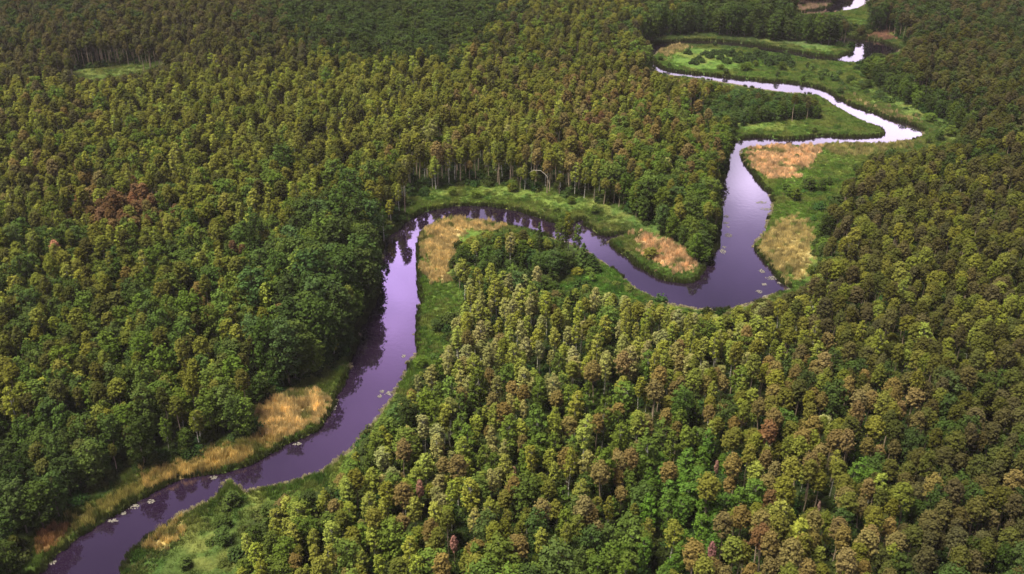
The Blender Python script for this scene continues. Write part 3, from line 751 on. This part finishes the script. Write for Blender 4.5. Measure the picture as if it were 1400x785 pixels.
# undergrowth under the trees
und = []
for _ in range(20000):
    y = rd.uniform(165, 720); x = rd.uniform(-1, 1)*(60+y*.46); und.append((x, y))
U = np.array(und); usd = river_sd(U[:, 0], U[:, 1]); q = proj(U[:, 0], U[:, 1], .3); q2 = proj(U[:, 0], U[:, 1], 3.0)
U = U[(usd > 1.5) & ~meadow_mask(q[0], q[1]) & ~clear_hits(q2[0], q2[1])]
nu = len(U); us = RNG.uniform(.8, 2.0, nu)
scatter('undergrowth', np.concatenate([U, np.full((nu, 1), .3)], 1), RNG.uniform(0, 6.28, nu), np.stack([us, us, us*RNG.uniform(.8, 1.3, nu)], -1),
        np.array((.040,.066,.020))*RNG.uniform(.6, 1.6, (nu, 1))*np.stack([RNG.uniform(.8, 1.5, nu), np.ones(nu), np.ones(nu)], -1), RNG.integers(0, 3, nu), [SRC['bush0'], SRC['bush1'], SRC['bush2']], 'dark undergrowth between the forest trunks')

# ------------------------------------------------------------------ grass and reeds
def tuft_mesh(seed, n, h, spread, w, lean):
    rng = np.random.default_rng(seed); V, F_, lf = [], [], []
    for i in range(n):
        a = rng.random()*6.28; q = spread*math.sqrt(rng.random()); x, y = q*math.cos(a), q*math.sin(a)
        b = rng.random()*6.28; hh = h*rng.uniform(.6, 1.15); l = lean*hh*rng.uniform(.3, 1); d = rng.random()*6.28
        ux, uy = math.cos(b)*w, math.sin(b)*w; o = len(V)
        V += [(x-ux, y-uy, -.1), (x+ux, y+uy, -.1), (x+l*math.cos(d)*.4+ux*.8, y+l*math.sin(d)*.4+uy*.8, hh*.6), (x+l*math.cos(d)*.4-ux*.8, y+l*math.sin(d)*.4-uy*.8, hh*.6),
              (x+l*math.cos(d)+ux*.15, y+l*math.sin(d)+uy*.15, hh), (x+l*math.cos(d)-ux*.15, y+l*math.sin(d)-uy*.15, hh)]
        F_ += [(o, o+1, o+2, o+3), (o+3, o+2, o+4, o+5)]; v = rng.random(); lf += [v, v]
    return mesh_np('grass_tuft', V, F_, GRASS, lf)
GT = [tuft_mesh(s, 34, .75, .55, .06, .55) for s in (1, 2, 3)]
RT = [tuft_mesh(s, 40, 1.45, .5, .05, .30) for s in (4, 5, 6)]
# first tufts of the meadow: real objects that the scatter copies
def source_tufts(ms, at_px, col, nm, label):
    o_ = []
    for me, (px, py), l in zip(ms, at_px, label):
        x, y = G(px, py, .4); o = link(nm, me, None, (x, y, .4)); o['tint'] = col; o['kind'] = 'stuff'; o['label'] = l; o_.append((o,))
    return o_
GS = source_tufts(GT, [(590,440),(1090,280),(1150,175)], (.06,.14,.024), 'grass_tuft', ['green sedge tuft on the bright grass strip inside the bend', 'green sedge tuft in the bright grass of the east meadow', 'green sedge tuft on the grassy peninsula by the far river'])
RS = source_tufts(RT, [(400,570),(600,330),(1060,225)], (.36,.24,.11), 'reed_clump', ['dry tan reed clump in the widest tan reed bank', 'dry tan reed clump in the tongue of reeds inside the bend', 'dry pinkish reed clump in the reed stand by the square river corner'])

cnt = 950000
gx = RNG.uniform(-330, 400, cnt); gy = RNG.uniform(165, 790, cnt)
q = proj(gx, gy, .3); keep = (q[0] > -40) & (q[0] < 1440) & (q[1] > -20) & (q[1] < 830); gx, gy = gx[keep], gy[keep]
q = proj(gx, gy, .3); mm = meadow_soft(q[0], q[1]); gx, gy = gx[mm], gy[mm]
gsd = river_sd(gx, gy); mm = gsd > .5; gx, gy, gsd = gx[mm], gy[mm], gsd[mm]
q = proj(gx, gy, .3); gcol, gtan = ground_colour(q[0], q[1], gx, gy, 5.0)
straw = (RNG.random(len(gx)) < .05+.25*np.clip((vnoise(gx, gy, 5.5)-.5)*3, 0, 1)) & ~gtan; gcol[straw] = gcol[straw]*.3+np.array((.22,.21,.085))*.7
ng_ = len(gx); gs = RNG.uniform(.7, 1.45, ng_)
gz = np.minimum(gsd*.4, .45)
P3 = np.stack([gx, gy, gz], -1); rot = RNG.uniform(0, 6.28, ng_); pick = RNG.integers(0, 3, ng_)
S3 = np.stack([gs, gs, gs*(.7+.7*vnoise(gx, gy, 4.0))], -1)
gcol = gcol*RNG.uniform(.8, 1.25, (ng_, 1))
g_ = ~gtan
scatter('meadow_grass', P3[g_], rot[g_], S3[g_], gcol[g_], pick[g_], GS, 'green sedge and grass of the riverside meadows')
t_ = gtan
scatter('dry_reeds', P3[t_], rot[t_], S3[t_], gcol[t_], pick[t_], RS, 'dry tan reeds in stands along the river')
# fringe at the water's edge
cnt = 1350000
gx = RNG.uniform(-330, 400, cnt); gy = RNG.uniform(165, 800, cnt)
q = proj(gx, gy, .3); keep = (q[0] > -40) & (q[0] < 1440) & (q[1] > -20) & (q[1] < 830); gx, gy = gx[keep], gy[keep]
gsd = river_sd(gx, gy); mm = (gsd > -1.0) & (gsd < 1.1); gx, gy, gsd = gx[mm], gy[mm], gsd[mm]
e_ = 1.5
ny_ = (river_sd(gx, gy+e_)-river_sd(gx, gy-e_))/(2*e_)             # towards +1: the land lies beyond the water
ed_ = np.where(ny_ < -.1, gsd < .5, gsd > -.35); gx, gy, gsd, ny_ = gx[ed_], gy[ed_], gsd[ed_], ny_[ed_]
fn = len(gx); pale = (ny_ < -.1) & (vnoise(gx, gy, 8.0) > .25)
fc = np.where(pale[:, None], np.array((.43,.38,.25)), np.array((.075,.09,.03)))*RNG.uniform(.7, 1.3, (fn, 1))
fs = RNG.uniform(.55, 1.0, fn); hz = np.where(pale, RNG.uniform(.18, .38, fn), RNG.uniform(.6, 1.05, fn))
scatter('river_reeds', np.stack([gx, gy, np.clip(gsd*.4, -.1, .4)], -1), RNG.uniform(0, 6.28, fn), np.stack([fs, fs, hz], -1), fc, RNG.integers(0, 3, fn), RS, 'fringe of reeds and sedge along the water edge')

# ------------------------------------------------------------------ dead wood
def snag(seed, h, forks, r0, lean=(0, 0)):
    r_ = random.Random(seed); parts = []
    zs = [0, h*.25, h*.5, h*.75, h]
    pts = [Vector((lean[0]*(z/h)**1.2*h+r_.uniform(-.1, .1), lean[1]*(z/h)**1.2*h+r_.uniform(-.1, .1), z)) for z in zs]
    parts.append(tube(pts, [r0*(1.2-.95*z/h) for z in zs], 7))
    for i in range(forks):
        z = h*r_.uniform(.35, .9); k = min(3, int(z/h*4)); a = pts[k].lerp(pts[k+1], z/h*4-k)
        an = r_.random()*6.28; ln = h*r_.uniform(.12, .32); b = a+Vector((math.cos(an)*ln*.6, math.sin(an)*ln*.6, ln*.75)); m = a.lerp(b, .5)+Vector((0, 0, -.1*ln))
        parts.append(tube([a, m, b], [r0*.45, r0*.3, r0*.08], 5))
        c = m+Vector((r_.uniform(-1, 1), r_.uniform(-1, 1), 1.0))*ln*.35
        parts.append(tube([m, c], [r0*.22, r0*.05], 4))
    return join(parts)
DEAD = [
 ((650,567),(650,524),9,.24,(.02,0),'forked white snag with bare branches among the central birches'),
 ((20,545),(20,505),5,.2,(-.35,0),'bare dead trunk leaning left in the left forest by the picture edge'),
 ((8,520),(8,498),4,.17,(-.3,.1),'shorter bare dead trunk just behind the leaning one at the left edge'),
 ((106,625),(106,592),5,.2,(-.25,0),'pale leaning snag in front of the dark alders of the left forest'),
 ((35,705),(35,678),3,.16,(-.2,0),'thin grey snag in the dark alders above the rust-coloured reed patch'),
 ((691,535),(691,500),3,.17,(.02,0),'straight pale dead stem behind the forked white snag'),
 ((617,620),(615,596),4,.16,(-.1,0),'slender dead stem right of the lower river behind the upright pink pine'),
 ((1052,592),(1052,565),3,.15,(.12,0),'slim white dead stem just right of the leaning white-trunked birch'),
 ((433,300),(433,275),5,.18,(.1,0),'grey snag at the forest edge left of the bend, by the pale birch'),
]
for i, (foot, top, forks, r0, lean, label) in enumerate(DEAD):
    x, y, h = fit_height(*foot, top[1]); h = max(h, 9)
    o = empty('dead_tree', (x, y, .2), 0); put(o, label, 'dead tree', 'dead trees in the forest')
    v, f = snag(40+i, h, forks, r0*1.15, lean); link('trunk', mesh_np('dead_trunk', v, f, BARK['dead'], None, True), o)
# arched dead trunk at the far bank
x, y = G(752,262, .4); v, f = tube([(0,0,-.3),(-.3,.2,3.5),(-1.6,.3,7.2),(-4.0,.3,9.4),(-7.0,.2,9.6),(-9.2,.1,8.4)], [.22,.2,.17,.13,.09,.04], 8)
o = link('dead_tree', mesh_np('arched_trunk', v, f, BARK['dead'], None, True), None, (x, y, .3)); put(o, 'arched dead trunk bowed over to the left in front of the bare pine trunks', 'dead tree', 'dead trees in the forest')
LOGS = [((694,265),(716,266),.22,'pale fallen log lying level in the grass below the bare pine trunks'), ((728,264),(750,259),.2,'pale fallen log tilted at the foot of the arched dead trunk'), ((612,388),(634,386),.18,'fallen log pointing across the tan tongue of reeds')]
for a, b, r0, label in LOGS:
    ax, ay = G(*a, .5); bx, by = G(*b, .5); ln = math.hypot(bx-ax, by-ay)
    parts = [tube([(0,0,.1),(ln*.3,.15,.2),(ln*.7,-.1,.22),(ln,0,.2)], [r0*1.3, r0*1.1, r0*.8, r0*.3], 7)]
    for k in range(5): parts.append(tube([(ln*(.4+.11*k),0,.2),(ln*(.45+.11*k),.5*(-1)**k,.7)], [.06,.015], 4))
    v, f = join(parts)
    o = link('fallen_log', mesh_np('fallen_log', v, f, BARK['dead'], None, True), None, (ax, ay, .55)); o.rotation_euler = (0, 0, math.atan2(by-ay, bx-ax)); put(o, label, 'fallen log', 'fallen logs on the meadows')

# ------------------------------------------------------------------ floating lily pads
lm_, nt, N, L = new_mat('lily_pads')
out = N('ShaderNodeOutputMaterial'); p = N('ShaderNodeBsdfPrincipled'); p.inputs['Roughness'].default_value = .45
at = N('ShaderNodeAttribute'); at.attribute_name = 'leaf'; rp = N('ShaderNodeValToRGB'); rp.color_ramp.elements[0].color = (.16,.15,.13, 1); rp.color_ramp.elements[1].color = (.25,.22,.22, 1)
L(at.outputs['Fac'], rp.inputs[0]); L(rp.outputs[0], p.inputs['Base Color']); L(p.outputs[0], out.inputs[0])
LILY = [   # centre, half length and half width in px, label
 (1041,277,7,1.3,'pale lily pad patch off the east meadow, the farther of a pair'), (1047,286,7,1.5,'pale lily pad patch off the east meadow, the nearer of a pair'),
 (993,296,3,1.4,'small lily pad patch under the wooded west bank, farthest of the line'), (992,305,4,1.2,'flat lily pad patch under the wooded west bank, second of the line'),
 (995,310,2,1,'tiny lily pad patch under the wooded west bank, middle of the line'), (996,322,5,2,'largest lily pad patch of the line under the wooded west bank'), (988,344,4,2.4,'lily pad patch at the wooded bank just above the reed spit'), (990,338,2,1.2,'tiny lily pad patch hugging the wooded bank above the reed spit'),
 (1042,371,3.5,2.2,'lily pad patch off the pointed east corner, farthest from the shore reeds'), (1057,380,7,2.4,'long lily pad patch drifting along the shore at the pointed east corner'), (1066,387,3,1.4,'lily pads at the lower end of the long patch by the pointed corner'),
 (1038,399,3.5,2,'lily pad patch in open water left of the pointed east corner'), (1045,389,3,1.5,'faint lily pad patch between two others off the pointed east corner'), (1047,405,3,1,'thin lily pad patch touching the near shore left of the pointed corner'), (1079,396,3,2,'bright lily pads wedged in the very tip of the pointed corner'),
 (206,686,4,2.5,'lily pad patch on the lower river, detached from the reed bank'), (184,693,6,3,'widest lily pad patch beside the lower reed bank'), (169,702,3,2,'small lily pad patch between two others beside the lower reed bank'), (154,712,6,2.2,'long lily pad patch beside the lower reed bank, lowest but one'),
 (72,769,5,2.5,'lily pad patch close to the bottom edge under the reed bank'), (292,653,5,2,'olive lily pad patch in the dark reflection opposite the spit'),
 (515,574,5,5,'pale weed strip clinging to the right bank of the lower reach'), (533,538,5,2.6,'bright lily pad patch near the right bank above the pale weed strip'), (522,535,3,1.6,'faint lily pads left of the bright patch, upper'), (519,542,2.5,1.6,'faint lily pads left of the bright patch, lower'), (540,531,2.2,1.4,'small lily pads at the bank beside the bright patch'),
 (552,487,2.5,1.6,'single pale lily pad cluster alone in the middle reach'), (457,555,3.5,6,'upright pale weed patch on the left bank across from the bright lily patch'), (407,607,5,1.6,'thin lily pad patch below the widest tan reed bank'),
]
for k, (px, py, a_, b_, label) in enumerate(LILY):
    r_ = random.Random(700+k); x, y = G(px, py, 0); x1, _ = G(px+a_, py, 0); _, y1 = G(px, py-b_, 0); ax_, by_ = abs(x1-x), abs(y1-y)
    V, F_, lf = [], [], []
    n = int(14+ax_*by_*26)
    for i in range(min(n, 160)):
        q = math.sqrt(r_.random())*(1.05 if r_.random() < .85 else 1.5); an = r_.random()*6.283; qx, qy = ax_*q*math.cos(an), by_*q*math.sin(an)
        rr = r_.uniform(.11, .24); st = r_.random()*6.28; o = len(V); z = .012+.02*r_.random()
        for s in range(8):
            aa = st+s*2*math.pi*.92/7
            V.append((qx+rr*math.cos(aa), qy+rr*math.sin(aa), z+r_.uniform(0, .02)))
        V += [(v_[0], v_[1], v_[2]-.012) for v_ in V[o:o+8]]
        F_ += [(o, o+1, o+2, o+3), (o, o+3, o+4, o+7), (o+4, o+5, o+6, o+7)]+[(o+s, o+(s+1) % 8, o+8+(s+1) % 8, o+8+s) for s in range(8)]; v_ = r_.random(); lf += [v_]*11
    o = link('lily_pad_patch', mesh_np('lily_pad_patch', V, F_, lm_, lf), None, (x, y, .015)); put(o, label, 'lily pads', 'lily pad patches on the river')

# ------------------------------------------------------------------ light
SUN_EL, SUN_AZ = R(66), R(-105)            # azimuth from +y, negative to the left
w = bpy.data.worlds.new('World'); scene.world = w; w.use_nodes = True
nt = w.node_tree; nt.nodes.clear(); N, L = nt.nodes.new, nt.links.new
out = N('ShaderNodeOutputWorld'); bg = N('ShaderNodeBackground'); bg.inputs['Strength'].default_value = .10
sky = N('ShaderNodeTexSky'); sky.sky_type = 'NISHITA'; sky.sun_disc = False; sky.sun_elevation = SUN_EL; sky.sun_rotation = SUN_AZ; sky.altitude = 150; sky.dust_density = 2.0
tc = N('ShaderNodeTexCoord')
sep = N('ShaderNodeSeparateXYZ'); L(tc.outputs['Generated'], sep.inputs[0])
# a lilac overcast, brighter towards the horizon
gr = N('ShaderNodeValToRGB'); L(sep.outputs['Z'], gr.inputs[0]); e = gr.color_ramp.elements
e[0].position = .24; e[0].color = (1.55,1.42,1.60, 1); e[1].position = .72; e[1].color = (.12,.075,.14, 1)
for pos, c in ((.31,(1.30,1.18,1.42)), (.36,(.98,.88,1.08)), (.40,(.40,.34,.48)), (.42,(.28,.22,.36)), (.458,(.18,.13,.255)), (.55,(.118,.074,.155))):
    k = e.new(pos); k.color = (*c, 1)
mp = N('ShaderNodeMapping'); mp.inputs['Scale'].default_value = (1, 1, 1.6); mp.inputs['Location'].default_value = (3.1, 1.2, .4); L(tc.outputs['Generated'], mp.inputs[0])
nz = N('ShaderNodeTexNoise'); nz.inputs['Scale'].default_value = 6.0; nz.inputs['Detail'].default_value = 5; nz.inputs['Roughness'].default_value = .55; L(mp.outputs[0], nz.inputs['Vector'])
mr = N('ShaderNodeMapRange'); mr.inputs[1].default_value = .36; mr.inputs[2].default_value = .66; mr.inputs[3].default_value = .5; mr.inputs[4].default_value = 1.6; L(nz.outputs['Fac'], mr.inputs[0])
def skydir(px, py):       # where in the sky the water at this place mirrors
    u, v = (px-700)/F_PX, (py-392.5)/F_PX; d = Vector((u, CP-v*SP, SP+v*CP)); return d.normalized()
acc = mr.outputs[0]
for (px, py, width, gain) in [(549,388,.052,15.), (566,455,.070,6.), (1026,264,.022,2.6), (748,308,.036,4.5), (800,325,.03,2.0), (490,580,.05,3.0), (1180,185,.14,.8)]:
    dt = N('ShaderNodeVectorMath'); dt.operation = 'DISTANCE'; L(tc.outputs['Generated'], dt.inputs[0]); dt.inputs[1].default_value = skydir(px, py)
    m2 = N('ShaderNodeMapRange'); m2.interpolation_type = 'SMOOTHSTEP'; m2.inputs[1].default_value = 0; m2.inputs[2].default_value = width*2; m2.inputs[3].default_value = gain; m2.inputs[4].default_value = 0; L(dt.outputs['Value'], m2.inputs[0])
    m3 = N('ShaderNodeMath'); m3.operation = 'MULTIPLY'; L(m2.outputs[0], m3.inputs[0]); L(nz.outputs['Fac'], m3.inputs[1])
    ad = N('ShaderNodeMath'); ad.operation = 'ADD'; L(acc, ad.inputs[0]); L(m3.outputs[0], ad.inputs[1]); acc = ad.outputs[0]
cl = N('ShaderNodeVectorMath'); cl.operation = 'SCALE'; L(gr.outputs[0], cl.inputs[0]); L(acc, cl.inputs['Scale'])
cg = N('ShaderNodeVectorMath'); cg.operation = 'SCALE'; cg.inputs['Scale'].default_value = 4.8; L(cl.outputs[0], cg.inputs[0])
mx = N('ShaderNodeMix'); mx.data_type = 'RGBA'; mx.inputs[0].default_value = .85; L(sky.outputs[0], mx.inputs[6]); L(cg.outputs[0], mx.inputs[7])
L(mx.outputs[2], bg.inputs[0]); L(bg.outputs[0], out.inputs[0])
sl = bpy.data.lights.new('sun', 'SUN'); sl.energy = 4.6; sl.angle = R(26); sl.color = (1.0,.95,.70)
so = bpy.data.objects.new('sun', sl); COL.objects.link(so)
sd = Vector((math.sin(SUN_AZ)*math.cos(SUN_EL), math.cos(SUN_AZ)*math.cos(SUN_EL), math.sin(SUN_EL)))
so.rotation_euler = sd.to_track_quat('Z', 'Y').to_euler(); so.location = sd*400

HAZE = 0.00005
m, nt, N, L = new_mat('haze'); out = N('ShaderNodeOutputMaterial'); pv = N('ShaderNodeVolumePrincipled')
pv.inputs['Color'].default_value = (.93,.86,1.0, 1); pv.inputs['Density'].default_value = HAZE; pv.inputs['Anisotropy'].default_value = .2; L(pv.outputs[0], out.inputs['Volume'])
hx, hy0, hy1, hz0, hz1 = 9000, -9000, 9500, -4.0, 176.0
hv = [(x_, y_, z_) for z_ in (hz0, hz1) for y_ in (hy0, hy1) for x_ in (-hx, hx)]
ho = link('haze', mesh_np('haze', hv, [(0,2,3,1),(4,5,7,6),(0,1,5,4),(2,6,7,3),(0,4,6,2),(1,3,7,5)], m)); ho['kind'] = 'stuff'; ho['label'] = 'faint lilac haze over the forest'

vs = scene.view_settings; vs.view_transform = 'Standard'; vs.look = 'None'; vs.gamma = 1; vs.exposure = 0.92; vs.use_curve_mapping = False
scene.render.engine = 'CYCLES'
scene.cycles.use_denoising = True; scene.cycles.max_bounces = 5; scene.cycles.diffuse_bounces = 3; scene.cycles.transmission_bounces = 2; scene.cycles.glossy_bounces = 3
scene.cycles.caustics_reflective = False; scene.cycles.caustics_refractive = False
